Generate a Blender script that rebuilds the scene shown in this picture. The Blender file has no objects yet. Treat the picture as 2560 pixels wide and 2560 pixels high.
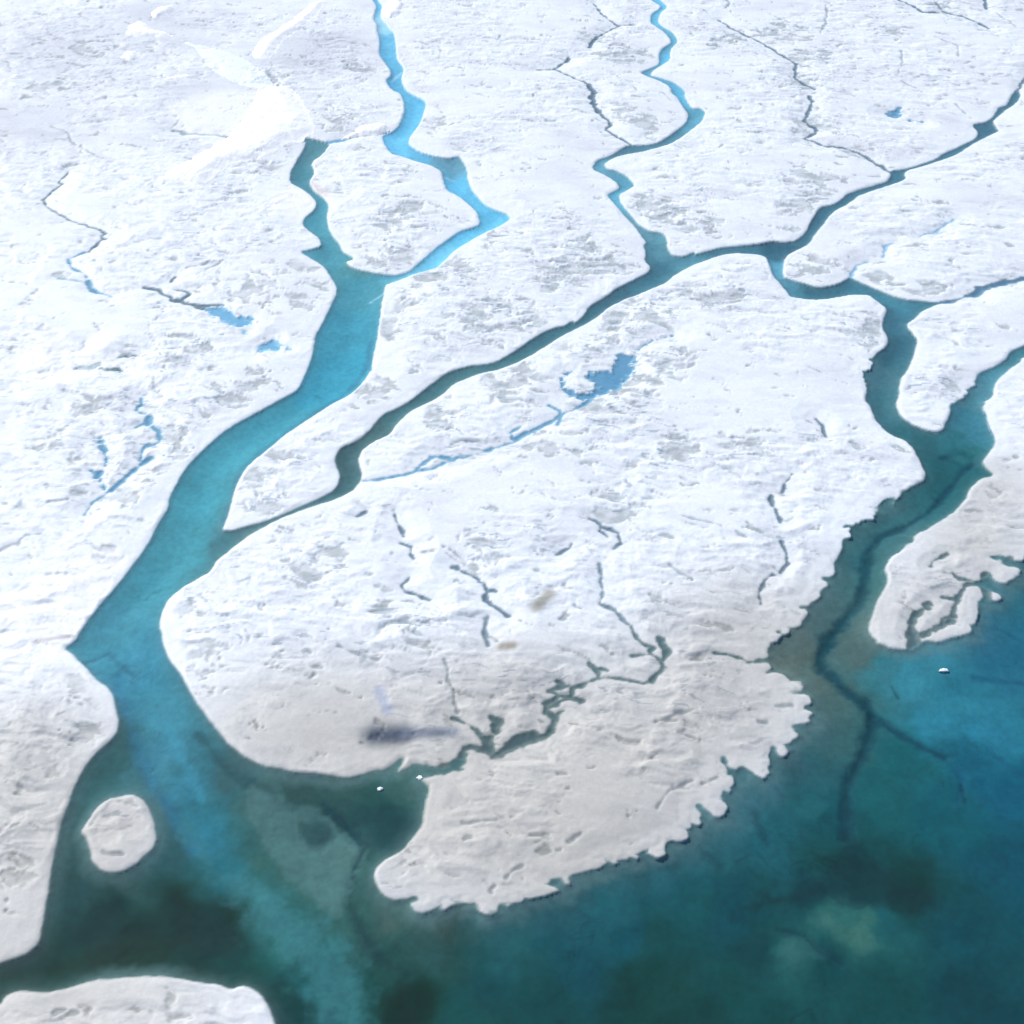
import bpy, bmesh, math, random
import numpy as np

# ------------------------------------------------------------------ camera, sky, sun, exposure
C = bpy.context.scene
H, PITCH, FOV = 200.0, math.radians(40), math.radians(40)
cd = bpy.data.cameras.new('camera'); cam = bpy.data.objects.new('camera', cd); C.collection.objects.link(cam)
cam.location = (0, 0, H); cam.rotation_euler = (math.pi/2 - PITCH, 0, 0)
cd.sensor_fit = 'HORIZONTAL'; cd.angle = FOV; cd.clip_start = 1; cd.clip_end = 30000
C.camera = cam
SUN_EL, SUN_AZ = math.radians(40), math.radians(-42)      # azimuth from +Y, negative = to the left of the view
w = bpy.data.worlds.new('World'); C.world = w; w.use_nodes = True
nt = w.node_tree; bg = nt.nodes['Background']; sky = nt.nodes.new('ShaderNodeTexSky')
sky.sky_type = 'NISHITA'; sky.sun_disc = False; sky.sun_elevation = SUN_EL; sky.sun_rotation = SUN_AZ
sky.altitude = 1200; sky.air_density = 1.0; sky.dust_density = 1.5; sky.ozone_density = 1.0
nt.links.new(sky.outputs[0], bg.inputs[0]); bg.inputs[1].default_value = 0.11
sl = bpy.data.lights.new('sun', 'SUN'); sun = bpy.data.objects.new('sun', sl); C.collection.objects.link(sun)
sl.energy = 3.4; sl.angle = math.radians(0.5); sl.color = (1.0, 0.96, 0.90)
sun.rotation_euler = (math.pi/2 - SUN_EL, 0, math.pi - SUN_AZ)
C.view_settings.view_transform = 'Standard'; C.view_settings.look = 'None'
C.view_settings.exposure = 0.36; C.view_settings.gamma = 1
C.cycles.max_bounces = 6; C.cycles.diffuse_bounces = 2; C.cycles.transparent_max_bounces = 8

# ------------------------------------------------------------------ tracing helpers: photo points laid on the ground plane
TILE = dict(A=(0, 0), B=(800, 0), C=(1560, 0), D=(0, 800), E=(800, 800), F=(1560, 800), G=(0, 1560), H=(800, 1560), I=(1560, 1560))
K = 1.932
TF = math.tan(FOV/2); CP, SP = math.cos(PITCH), math.sin(PITCH)
def gnd(px, py):
    px, py = np.asarray(px, float), np.asarray(py, float)
    u = (px/2560 - .5)*2*TF; v = (.5 - py/2560)*2*TF
    dz = v*CP - SP
    t = H/np.minimum(-dz, -0) if False else H/(-dz)
    return u*t, (v*SP + CP)*t
def mpp(py):                                               # metres per source pixel, across the view
    v = (.5 - np.asarray(py, float)/2560)*2*TF
    return H/(SP - v*CP)*2*TF/2560
def P(s):
    """'A 1,2 3,4 D 5,6' -> source pixel points"""
    out, t = [], None
    for w_ in s.split():
        if w_ in TILE: t = TILE[w_]
        else:
            a, b = w_.split(','); out.append((t[0] + float(a)/K, t[1] + float(b)/K))
    return np.array(out)
def G(s):
    p = P(s); x, y = gnd(p[:, 0], p[:, 1]); return np.stack([x, y], 1)

# ------------------------------------------------------------------ noise
def hash2(ix, iy, seed):
    h = (ix.astype(np.int64)*374761393 + iy.astype(np.int64)*668265263 + seed*974634777) & 0xffffffff
    h = ((h ^ (h >> 13))*1274126177) & 0xffffffff
    return ((h ^ (h >> 16)) & 0xffff).astype(np.float32)
def noise(x, y, seed=0):
    x = x.astype(np.float32) if hasattr(x, 'astype') else x
    ix, iy = np.floor(x), np.floor(y); fx, fy = x - ix, y - iy
    ix, iy = ix.astype(np.int64), iy.astype(np.int64)
    def g(dx, dy):
        a = hash2(ix + dx, iy + dy, seed)*np.float32(2*math.pi/65536)
        return np.cos(a)*(fx - dx) + np.sin(a)*(fy - dy)
    u, v = fx*fx*fx*(fx*(fx*6 - 15) + 10), fy*fy*fy*(fy*(fy*6 - 15) + 10)
    a, b = g(0, 0), g(1, 0); a = a + u*(b - a)
    c, d = g(0, 1), g(1, 1); c = c + u*(d - c)
    return (a + v*(c - a))*1.5
def fbm(x, y, seed, o=3, gain=.5):
    s, a, f = 0, 1.0, 1.0
    for i in range(o):
        s = s + a*noise(x*f, y*f, seed + i*17); a *= gain; f *= 2.03
    return s
def sst(e0, e1, x):
    t = np.clip((x - e0)/(e1 - e0), 0, 1); return t*t*(3 - 2*t)

# ------------------------------------------------------------------ the traced shorelines
LEFT = 'A 1472,663 1478,700 1440,770 1405,830 1400,880 1450,905 1500,940 1530,975 1525,1010 1470,1055 1462,1085 1500,1120 1545,1150 1555,1190 1500,1205 1450,1215 1500,1245 1560,1280 1590,1320 1630,1385 1625,1430 1590,1500 1545,1590 1525,1620 1515,1700 1490,1780 1450,1870 D 1430,345 1330,400 1230,455 1120,515 1040,575 960,650 900,715 850,800 820,860 815,910 770,980 735,1050 700,1110 640,1190 575,1275 500,1360 440,1435 395,1500 365,1555 310,1585 350,1610 390,1650 430,1690 475,1740 520,1770 550,1810 560,1860 G 560,380 565,420 578,470 572,520 530,570 450,640 400,710 365,780 340,850 300,960 280,1050 260,1150 240,1280 220,1380 205,1480 190,1545 140,1590 80,1615 0,1640 -300,1720 -1500,1900'
BOUND = 'G -1500,3100 I 3600,3100 3600,-700 F 2900,900 2300,1060'
RSHORE = 'F 1932,1150 1850,1145 1800,1143 1760,1142 1790,1150 1820,1155 1850,1185 1890,1200 1900,1220 1890,1250 1850,1280 1800,1265 1780,1240 1775,1190 1760,1200 1740,1250 1700,1262 1690,1270 1730,1300 1735,1360 1710,1370 1700,1420 1690,1470 1680,1520 1610,1530 1560,1555 1480,1550 1440,1570 1390,1585 1340,1595 1290,1590 1260,1575 1215,1560 1225,1550 1195,1530 1175,1490 1190,1440 1210,1380 1240,1320 1265,1280 1270,1240 1255,1200 1280,1150 1340,1110 1400,1060 1470,1000 1540,960 1600,920 1650,860 1660,830 1680,800 1720,765 1785,750 1740,710 1730,680 1760,640 1790,600 1785,560 1760,510 1745,450 1730,430 1785,350 1785,320 1810,280 1860,235 1910,205 1920,180 2100,130 2500,60 2500,0 2100,60 1932,125 1870,150 1840,200 1760,240 1710,260 1700,300 1670,330 1650,370 1620,390 1580,410 1580,450 1560,490 1545,530 1510,545 1450,530 1380,500 1330,460 1310,410 1325,370 1330,290 1370,240 1400,160 1415,95'
RUP = 'C 1400,1620 1360,1570 1400,1540 1440,1500 1500,1475 1530,1464 1430,1455 1360,1450 1290,1430 1200,1390 1130,1360 1090,1340 1060,1360 1010,1380 940,1390 870,1370 800,1350 765,1340 770,1260 790,1230 830,1210 890,1180 920,1130 960,1085 1000,1030 1040,1005 1080,985 1130,945 1200,920 1280,895 1340,875 1360,860 1350,840 1370,822 1440,803 1520,777 1600,750 1660,710 1720,675 1770,650 1810,632 1800,625 1780,590 1790,575 1820,550 1850,525 1870,515 1900,490 1915,460 1900,440 1880,450 1865,480 1850,510 1810,520 1800,540 1780,570 1740,595 1680,600 1715,640 1700,670 1650,695 1600,720 1540,745 1510,768 1430,797 1350,820 1290,825 1290,855 1270,880 1200,900 1130,920 1075,940 1050,965 1010,990 950,1000 930,1030 900,1075 880,1125 830,1165 770,1172 720,1165 650,1180 560,1190 470,1195 400,1215 345,1230'
BUP = 'B 1808,1218 1760,1240 1700,1235 1675,1200 1670,1145 1650,1125 1600,1120 1540,1090 1490,1030 1450,980 1440,940 1480,920 1520,895 1480,850 1430,825 1380,815 1370,790 1410,765 1470,745 1540,735 1620,715 1690,695 1750,660 1800,620 1840,590 1860,545 1840,525 1800,525 1785,510 1760,470 1760,440 1720,405 1650,380 1595,366 1600,348 1640,320 1690,290 1690,240 1730,200 1700,155 1650,130 1630,105 1640,65 1680,35 1640,0 1600,-60 1580,-200 1540,-200 1565,-60 1600,0 1650,30 1640,45 1600,70 1595,110 1630,130 1670,160 1700,200 1690,215 1655,235 1640,260 1640,310 1600,330 1545,350 1590,372 1640,390 1695,420 1700,450 1730,470 1750,510 1785,555 1770,595 1700,650 1640,690 1560,705 1490,702 1450,725 1400,755 1340,775 1310,815 1390,850 1440,885 1450,910 1410,930 1385,945 1430,990 1470,1040 1520,1090 1540,1120 1580,1170 1565,1185 1575,1220 1570,1260 1600,1290 1590,1315 1520,1350 1430,1395 1390,1430 1300,1480 1280,1520 1235,1560'
DARKUP = 'E 1220,5 1180,30 1140,35 1090,55 1020,95 930,160 850,205 800,215 730,220 660,240 610,260 520,325 440,390 380,425 310,455 D 1830,480 1790,530 1730,585 1650,615 1625,650 1620,690 1640,730 1645,770 1620,820 1560,855 1480,890 1380,935 1280,975 1180,1000 1120,1020 1072,1015'
TRUNKR = 'D 1085,980 1110,910 1125,840 1150,775 1190,710 1240,665 1310,610 1380,550 1440,510 1540,445 1600,405 1690,360 1750,305 1790,240 A 1795,1790 1800,1720 1815,1660 1830,1560 1840,1480 1855,1395 1865,1372'
CYAN = 'B 330,1370 400,1345 460,1320 560,1295 590,1270 640,1215 720,1165 800,1120 880,1085 915,1060 905,1035 860,1020 800,995 740,930 715,880 705,810 680,770 670,755 620,765 550,755 480,735 430,700 425,680 450,640 490,580 510,510 505,485 450,460 410,435 390,385 405,330 370,290 365,220 355,160 335,140 300,95 290,75 300,30 275,0 262,-60 270,-200 245,-200 240,-60 255,0 275,30 265,70 258,95 280,120 275,140 290,190 285,260 320,310 345,345 345,365 315,390 350,435 390,450 410,500 410,540 390,600 350,640 300,655 310,690 340,740 400,755 470,780 530,795 590,825 600,880 615,920 660,940 720,985 765,1030 775,1085 740,1100 680,1115 600,1170 520,1235 470,1280 430,1315 380,1330 330,1330'
BRANCH = 'A 1800,1320 1700,1295 1665,1265 1715,1250 1650,1215 1640,1180 1590,1120 1575,1050 1588,990 1560,955 1510,920 1490,880 1520,835 1500,785 1560,745 1595,690'
WATER = ' '.join([LEFT, BOUND, RSHORE, RUP, BUP, DARKUP, TRUNKR, CYAN, BRANCH])
CENTRAL = ('D 1045,1160 1015,1215 950,1250 880,1290 820,1340 785,1395 765,1470 785,1570 820,1650 870,1710 900,1770 945,1850 1000,1925 '
 'G 1050,520 1100,580 1180,645 1270,690 1350,700 1430,720 1530,725 H 0,725 60,735 130,745 200,730 270,705 310,710 350,680 400,645 395,680 370,720 430,690 450,675 530,685 600,690 650,660 690,640 690,690 640,715 560,725 480,750 530,790 510,850 500,910 490,970 440,1040 400,1090 320,1130 270,1175 255,1210 270,1260 300,1310 350,1335 420,1330 480,1315 430,1350 450,1385 500,1405 560,1385 620,1350 680,1355 750,1360 800,1350 795,1380 850,1390 870,1360 950,1355 1020,1330 1090,1300 1130,1290 1160,1290 1110,1255 1080,1210 1140,1230 1200,1265 1215,1220 1280,1205 1340,1190 1370,1155 1440,1155 1490,1135 1540,1130 1570,1105 1630,1100 1680,1050 1750,1040 1790,985 1850,945 '
 'I 390,930 380,905 350,872 400,905 430,945 470,930 500,880 490,845 460,830 520,810 540,760 500,715 475,645 500,690 550,720 570,690 590,700 640,740 680,755 710,690 690,650 720,615 710,600 770,615 790,580 850,545 850,520 800,490 860,490 915,470 890,450 920,430 870,400 900,380 880,340 840,345 790,340 870,320 885,295 850,280 790,285 780,240 730,225 680,240 720,215 690,185 620,182 690,165 700,150 695,110 740,75 '
 'F 750,1535 710,1500 680,1470 740,1495 800,1500 850,1480 880,1440 890,1390 850,1390 920,1370 960,1320 985,1270 960,1250 1000,1240 1010,1190 1040,1140 1060,1080 1065,1040 1100,1000 1060,1000 1130,990 1190,935 1240,900 1260,860 1320,850 1290,880 1310,890 1330,845 1400,800 1450,780 1460,745 1440,700 1420,660 1400,620 1360,580 1290,555 1240,510 1215,480 1190,410 1165,390 1180,320 1155,255 1185,230 1190,190 1230,155 1270,130 1280,90 1260,55 1250,30 '
 'C 1250,1565 1260,1530 1275,1495 1240,1465 1205,1440 1190,1425 1100,1420 1000,1440 920,1447 850,1440 800,1430 795,1415 760,1375 720,1330 705,1280 690,1245 660,1230 600,1225 540,1220 470,1230 400,1255 340,1275 290,1300 240,1330 200,1365 130,1395 60,1425 '
 'B 1480,1440 1400,1480 1350,1520 1300,1555 1230,1590 1160,1625 1100,1665 1020,1715 940,1755 860,1785 780,1800 700,1830 E 640,310 590,360 540,390 440,435 390,480 355,520 335,555 260,585 200,630 180,680 200,730 195,780 150,830 60,870 D 1546,887 1450,920 1350,960 1270,1000 1200,1040 1140,1085 1090,1125')
OVAL = 'G 640,820 690,840 730,900 750,960 758,1030 745,1080 700,1120 660,1160 600,1195 540,1205 480,1190 440,1150 430,1090 415,1040 385,1005 415,960 440,920 470,880 520,845 580,830'
FORE = 'G -900,2100 -300,1930 0,1840 20,1800 60,1772 150,1768 220,1780 330,1755 450,1715 600,1705 750,1695 850,1705 950,1725 1050,1735 1120,1760 1170,1742 1220,1755 1260,1785 1300,1840 1320,1890 1335,1932 1380,2200 1200,2700 -900,2700'
FLOE = 'F 1760,1310 1800,1318 1815,1345 1800,1360 1770,1357 1763,1335'
HOLES = [CENTRAL, OVAL, FORE, FLOE]

# creeks and ponds: name, label, colour (sRGB of wet bed), level of shapes: ('s', width in tile px, points) strokes, ('p', points) ponds
GREY, SLATE, BLUE, PALE, TEAL = (112, 130, 145), (78, 104, 122), (98, 158, 188), (132, 190, 218), (72, 108, 114)
CREEKS = [
 ('melt_pond', 'pale blue pond with a dark inlet creek, left of the big turquoise river', PALE, [('p', 'A 985,1490 1080,1470 1100,1495 1160,1520 1225,1530 1220,1565 1170,1585 1110,1570 1060,1545 1010,1520')]),
 ('meltwater_creek', 'dark slate creek feeding the pale blue pond from its upper left', SLATE, [('s', 18, 'A 700,1390 770,1400 830,1450 900,1468 980,1492'), ('s', 22, 'A 850,1450 920,1470 1000,1478 1070,1474'), ('s', 12, 'A 860,1405 920,1420 885,1445'), ('s', 9, 'A 825,1365 845,1340')]),
 ('melt_pond', 'small sky blue pond on the ice close beside the turquoise river', PALE, [('p', 'A 1230,1705 1250,1675 1310,1640 1335,1628 1350,1665 1420,1690 1350,1697 1290,1692')]),
 ('melt_pond', 'tiny pale puddle between two blue ponds', PALE, [('p', 'A 1155,1605 1190,1592 1198,1610 1175,1622')]),
 ('melt_pond', 'slate pond with spiky arms at the left among rippled ice', TEAL, [('p', 'A 310,1775 370,1775 340,1745 400,1765 440,1768 480,1748 500,1772 595,1780 590,1800 540,1795 480,1782 420,1797 390,1790'), ('s', 14, 'A 545,1740 600,1720 650,1718'), ('s', 10, 'A 350,1700 390,1690 410,1660')]),
 ('meltwater_creek', 'winding pale blue creek with small pools left of the river', BLUE, [('s', 13, 'D 680,385 688,410 658,437 700,452'), ('s', 34, 'D 720,470 715,500'), ('s', 20, 'D 740,515 770,560 770,590'), ('s', 15, 'D 770,590 720,605 690,630 680,680'), ('s', 26, 'D 735,665 680,700'), ('s', 26, 'D 660,715 600,765 540,825'), ('s', 10, 'D 540,825 450,880 410,940'), ('s', 12, 'D 700,500 660,520')]),
 ('melt_pond', 'hooked blue pond with triangular ends left of the winding creek', BLUE, [('p', 'D 450,575 500,560 505,610 525,660 515,710 485,770 440,745 430,725 470,728 505,705 512,670 480,620'), ('s', 10, 'D 485,765 495,800 515,835')]),
 ('meltwater_creek', 'long thin zigzag creek on the ice at far left', SLATE, [('s', 7, 'A 330,830 285,880 300,890 210,965 225,1000 350,1070 480,1110'), ('s', 14, 'A 480,1110 512,1130 488,1148 510,1156'), ('s', 6, 'A 490,1160 430,1215')]),
 ('meltwater_creek', 'blue creek bending under a pool at far left edge of the ice', BLUE, [('s', 10, 'A 410,1220 340,1250'), ('s', 14, 'A 330,1255 345,1290 390,1315'), ('s', 9, 'A 390,1315 420,1340'), ('s', 26, 'A 425,1360 435,1390 470,1415'), ('s', 9, 'A 470,1415 540,1435'), ('s', 7, 'A 280,1345 360,1355 415,1365')]),
 ('meltwater_creek', 'dark blue streak of water ending at the large white snow drift', SLATE, [('s', 22, 'A 840,632 890,645'), ('s', 13, 'A 890,650 950,648 1050,655 1120,667')]),
 ('meltwater_creek', 'short pale link of water under the snow bridge between the two river branches', PALE, [('s', 26, 'A 1580,690 1640,680 1720,652'), ('s', 18, 'A 1720,652 1800,645 1860,645')]),
 ('melt_pond', 'ragged blue pond with a white island inside, right of the dark channel', BLUE, [('p', 'E 1430,165 1470,158 1530,168 1525,250 1480,300 1440,340 1380,350 1330,380 1290,392 1200,372 1170,335 1152,290 1180,258 1230,240 1205,262 1180,290 1195,330 1250,352 1320,340 1330,312 1280,285 1290,250 1350,245 1410,240 1420,200'), ('s', 8, 'E 1525,155 1560,125 1640,92 1700,78')]),
 ('meltwater_creek', 'thin blue creek strung with ring shaped pools in the central ice', BLUE, [('s', 15, 'E 1300,392 1180,450 1100,500 1010,545'), ('s', 13, 'E 1110,415 1160,440 1150,505'), ('s', 32, 'E 1000,545 950,575'), ('s', 11, 'E 965,520 918,545 935,575'), ('s', 11, 'E 960,580 900,600 800,635 700,665 640,680'), ('s', 20, 'E 800,632 835,620'), ('s', 22, 'E 640,680 590,662 540,665'), ('s', 16, 'E 540,665 490,700 470,722'), ('s', 15, 'E 465,728 540,722 600,692'), ('s', 8, 'E 470,725 410,748 300,768 210,778')]),
 ('meltwater_creek', 'teal forked creek winding through the middle of the ice peninsula', TEAL, [('s', 14, 'H 1505,15 1530,70 1570,100'), ('s', 20, 'H 1575,102 1610,115 1595,145 1640,170'), ('s', 24, 'H 1640,70 1650,95 1680,130 1655,180'), ('s', 24, 'H 1652,185 1645,225 1600,275'), ('s', 12, 'H 1600,278 1560,288 1480,270 1400,260 1340,265'), ('s', 9, 'H 1510,155 1590,148'), ('s', 16, 'H 1300,190 1330,218 1390,222'), ('s', 22, 'H 1330,215 1345,258 1260,300 1215,312'), ('s', 18, 'H 1150,275 1190,305'), ('s', 26, 'H 1220,310 1215,345'), ('s', 22, 'H 1200,300 1120,318'), ('s', 24, 'H 1110,325 1150,345 1215,352 1265,372'), ('s', 24, 'H 1145,350 1090,390 1090,430'), ('s', 30, 'H 1100,430 1135,460 1110,520'), ('s', 9, 'H 1110,400 1165,370 1240,365'), ('s', 9, 'H 1120,450 1175,420')]),
 ('meltwater_creek', 'wide teal creek arm joining the lake beside the ice peninsula', TEAL, [('p', 'H 930,540 1030,512 1070,535 1120,520 1110,545 980,592 900,628 830,655 815,640 870,600 900,565'), ('p', 'H 690,470 760,505 800,540 845,530 840,600 860,615 820,640 780,600 780,560 740,520'), ('s', 36, 'H 835,455 865,480 850,520'), ('s', 12, 'H 640,455 700,480'), ('s', 34, 'H 800,605 730,595 690,625'), ('s', 44, 'H 690,625 640,680 580,708')]),
 ('meltwater_creek', 'hooked thin creek in the middle of the central ice', SLATE, [('s', 8, 'E 1300,960 1360,1000 1440,1030 1455,1080 1420,1105'), ('s', 8, 'E 1355,1000 1350,1020 1385,1045')]),
 ('meltwater_creek', 'short slanting crack of water in the central ice', SLATE, [('s', 9, 'E 1215,1082 1180,1115 1140,1135')]),
 ('meltwater_creek', 'thin broken creek below the teardrop island and right of the river', SLATE, [('s', 9, 'E 360,940 385,1000 405,1050'), ('s', 9, 'E 390,1078 440,1100 450,1155'), ('s', 24, 'E 180,950 220,925')]),
 ('meltwater_creek', 'small S shaped creek in the central ice', SLATE, [('s', 9, 'E 430,1245 395,1280 410,1310 530,1355')]),
 ('meltwater_creek', 'dark jagged creek stepping down the central ice', SLATE, [('s', 10, 'E 650,1190 690,1215 760,1250 795,1275'), ('s', 18, 'E 795,1275 810,1310 800,1350'), ('s', 9, 'E 850,1310 810,1310'), ('s', 10, 'E 805,1355 850,1390 910,1430'), ('s', 24, 'E 645,1195 665,1200')]),
 ('meltwater_creek', 'hairline creek running down towards the dark smudge on the ice', GREY, [('s', 7, 'E 810,1440 795,1510 815,1570')]),
 ('meltwater_creek', 'hairline creek leading down into the teal forked creek', GREY, [('s', 7, 'E 1350,1180 1360,1280 1350,1370 1420,1400 1490,1470')]),
 ('meltwater_creek', 'dark vertical slit of water left of the right river', SLATE, [('s', 18, 'F 712,850 720,900'), ('s', 13, 'F 720,900 740,940 755,980'), ('s', 6, 'F 810,745 775,790 765,835')]),
 ('meltwater_creek', 'small dark slit high on the ice left of the right river', SLATE, [('s', 12, 'F 930,480 960,510 970,560')]),
 ('meltwater_creek', 'kinked creek on the ice close to the left bank of the right river', SLATE, [('s', 12, 'F 760,1070 785,1130 790,1180 755,1220'), ('s', 10, 'F 720,1230 680,1260 650,1320 660,1370')]),
 ('meltwater_creek', 'crack of water opening into the left side of the right river mouth', TEAL, [('s', 7, 'F 440,1610 530,1625'), ('s', 13, 'F 530,1625 600,1652 700,1640')]),
 ('meltwater_creek', 'thin creek curving down to the upper right stream junction', SLATE, [('s', 7, 'C 460,100 540,150 650,200 780,280 830,310'), ('s', 12, 'C 830,310 825,380 870,410 920,430'), ('s', 13, 'C 895,465 912,490 900,530 870,585 930,630 925,645 870,670'), ('s', 10, 'C 870,670 960,705 1060,715 1130,740'), ('s', 13, 'C 1130,740 1220,795 1300,835')]),
 ('meltwater_creek', 'short dark creek at the right edge above the upper right stream', SLATE, [('s', 14, 'C 1893,448 1912,425'), ('s', 9, 'C 1912,425 1935,380 1990,300')]),
 ('melt_pond', 'small bright blue pond between the two upper right creeks', BLUE, [('p', 'C 1245,550 1300,532 1342,512 1335,572 1290,566'), ('s', 14, 'C 1380,585 1440,592')]),
 ('meltwater_creek', 'dark creek at the top right corner of the ice, the left one of two', SLATE, [('s', 11, 'C 1310,-40 1325,0 1400,30 1445,60 1520,62')]),
 ('meltwater_creek', 'dark creek slanting across the top right corner', SLATE, [('s', 8, 'C 1500,10 1545,60 1650,85 1710,110'), ('s', 13, 'C 1710,110 1760,140'), ('s', 12, 'C 1735,-20 1750,45')]),
 ('meltwater_creek', 'slate feeder creek entering from the right edge', (80, 126, 152), [('s', 18, 'C 1500,1466 1600,1450 1690,1425'), ('s', 36, 'C 1690,1425 1720,1395 1790,1378'), ('s', 32, 'C 1790,1378 1850,1360 2100,1335')]),
 ('meltwater_creek', 'dark broken creek running down to the narrow middle stream', SLATE, [('s', 7, 'B 1320,20 1360,70 1440,125 1520,120'), ('s', 8, 'B 1440,130 1340,180'), ('s', 18, 'B 1340,180 1300,230'), ('s', 14, 'B 1200,280 1190,300 1130,335'), ('s', 8, 'B 1050,340 1130,338'), ('s', 9, 'B 1130,335 1220,375 1300,410'), ('s', 20, 'B 1300,410 1325,450 1310,475 1345,545'), ('s', 11, 'B 1345,545 1390,580 1402,600 1380,630 1500,700')]),
 ('meltwater_creek', 'faint blue thread of water right of the right hand stream', (150, 188, 216), [('s', 8, 'C 1430,1140 1510,1120 1590,1060'), ('s', 10, 'C 1250,1245 1260,1190 1300,1175'), ('s', 9, 'C 1090,1345 1120,1285 1180,1265')]),
 ('meltwater_creek', 'branching creek cutting through the ice spit at the right', TEAL, [('p', 'F 1360,1520 1375,1440 1400,1410 1445,1392 1455,1405 1415,1432 1408,1490 1430,1545 1450,1610 1360,1620 1362,1560'), ('p', 'F 1530,1470 1560,1440 1585,1395 1600,1405 1590,1440 1605,1460 1560,1475'), ('s', 16, 'F 1440,1530 1480,1500 1530,1480'), ('s', 12, 'F 1430,1530 1530,1485'), ('s', 28, 'F 1540,1470 1590,1430'), ('s', 11, 'F 1590,1410 1615,1350 1540,1340'), ('s', 20, 'F 1610,1345 1650,1285 1700,1275 1780,1300'), ('s', 14, 'F 1590,1225 1620,1250 1700,1262'), ('s', 20, 'F 1850,1180 1870,1150'), ('s', 40, 'F 1745,1230 1750,1290 1762,1350'), ('s', 20, 'F 1500,1500 1545,1475'), ('s', 24, 'F 1470,1395 1478,1370'), ('s', 12, 'F 1480,1190 1560,1130'), ('s', 14, 'F 1830,1150 1930,1200')]),
]
# thin wet cracks without standing water (colour of the ice itself)
CRACKS = ('A 250,620 330,650 345,690 400,725 460,755|A 330,315 410,325 440,322|A 60,270 110,270|A 0,540 40,540|A 870,590 830,620|A 1090,550 1140,535|A 780,385 870,378|A 900,1300 970,1290 1020,1265|A 950,1335 1080,1270|'
 'D 90,1100 130,1050 200,1040|D 0,1130 90,1090|D 240,890 330,880|C 490,5 512,25 490,45|C 1800,70 1890,135|C 1340,250 1345,310 1320,370|C 1340,400 1410,435|C 1400,385 1440,368 1570,380|C 690,70 760,100 850,140 930,145|C 975,30 980,90 950,170|C 640,150 690,180|C 470,190 540,180 600,205|C 1240,150 1310,155|C 1530,200 1610,230 1615,280|C 1600,510 1650,555|'
 'F 290,955 370,980 470,1005|F 130,700 210,727|E 90,1580 170,1620 280,1650|E 600,1650 620,1750 650,1850 665,1900|C 460,720 480,705|E 1480,780 1500,805|B 1030,470 1045,455|B 860,200 870,180|F 540,1030 590,1055|F 220,1190 330,1260|E 1260,1400 1230,1380|H 1620,485 1720,440 1820,415|H 690,965 850,955|H 1200,1060 1260,1020|I 160,900 220,810 330,760|I 380,775 450,740|I 730,400 810,395|I 655,475 690,475|G 270,1880 310,1870|G 330,1895 380,1885|G 500,1110 600,1120|H 700,1050 730,1040|H 900,1230 980,1170|H 830,1300 840,1270')
# bare grey ice patches: tile point and radius in tile px
PATCH = ('D 990,1600 130|D 900,1390 80|D 1010,1700 60|D 1490,1220 90|D 1320,1050 70|D 1280,900 90|D 1220,760 80|D 1310,660 70|D 850,560 120|D 820,690 90|D 640,830 110|D 1120,370 90|D 1270,300 110|D 560,1160 90|D 1270,600 60|D 1720,370 110|D 1610,430 80|D 260,600 70|D 450,420 120|'
 'B 360,1450 110|B 560,1330 130|B 660,1290 110|B 800,1150 110|B 1150,1330 150|B 1260,1290 130|B 850,1480 110|B 760,1560 130|B 1000,1560 110|B 1400,1280 110|B 480,1010 130|B 350,1080 110|B 350,1250 140|B 1570,590 110|B 1480,560 100|B 1600,980 110|B 1700,1040 120|B 1350,180 100|B 1480,280 130|B 560,590 80|B 80,600 80|B 420,830 70|B 1790,1420 90|B 1880,1450 90|B 1300,1690 90|B 1220,1650 110|B 1440,1560 140|B 1600,1530 130|B 340,1570 70|B 340,1620 60|B 980,1840 140|B 800,1830 120|B 1270,1200 90|'
 'C 100,980 110|C 180,1040 110|C 330,1090 110|C 850,400 110|C 900,280 110|C 760,170 140|C 950,610 110|C 900,860 120|C 960,950 130|C 850,1010 90|C 820,1120 70|C 920,1290 120|C 1220,1360 110|C 1490,1410 80|C 1200,1570 100|C 1180,1650 80|C 330,1430 110|C 520,1440 90|C 200,1750 110|C 120,1830 100|C 1100,720 90|C 540,190 110|C 1540,30 80|C 1450,1840 90|C 1600,1850 80|C 1300,160 80|'
 'E 1430,900 130|E 1130,590 140|E 1470,360 140|E 1350,440 110|E 1000,300 130|E 540,430 110|E 590,520 90|E 1730,640 120|E 770,1080 110|E 760,1180 50|E 940,370 110|E 150,320 120|E 270,330 100|E 1550,270 100|E 1640,650 70|E 60,1150 110|E 300,1400 80|E 460,1480 90|'
 'A 1650,590 110|A 1340,800 110|A 1430,720 80|A 1480,1290 110|A 1570,1380 110|A 1430,1450 110|A 1230,1400 130|A 1290,1860 130|A 1110,1900 90|A 240,430 110|A 430,240 110|A 1850,230 70|A 1740,330 80|A 1320,380 80|A 900,1700 120|G 480,380 90|G 400,320 80|G 450,500 90|G 60,1230 90|G 380,420 70|G 1340,170 60|G 640,860 30|F 160,650 70|F 290,640 90|F 1300,170 60|F 600,600 110')

WATERG = G(WATER); HOLEG = [G(h) for h in HOLES]

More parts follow.
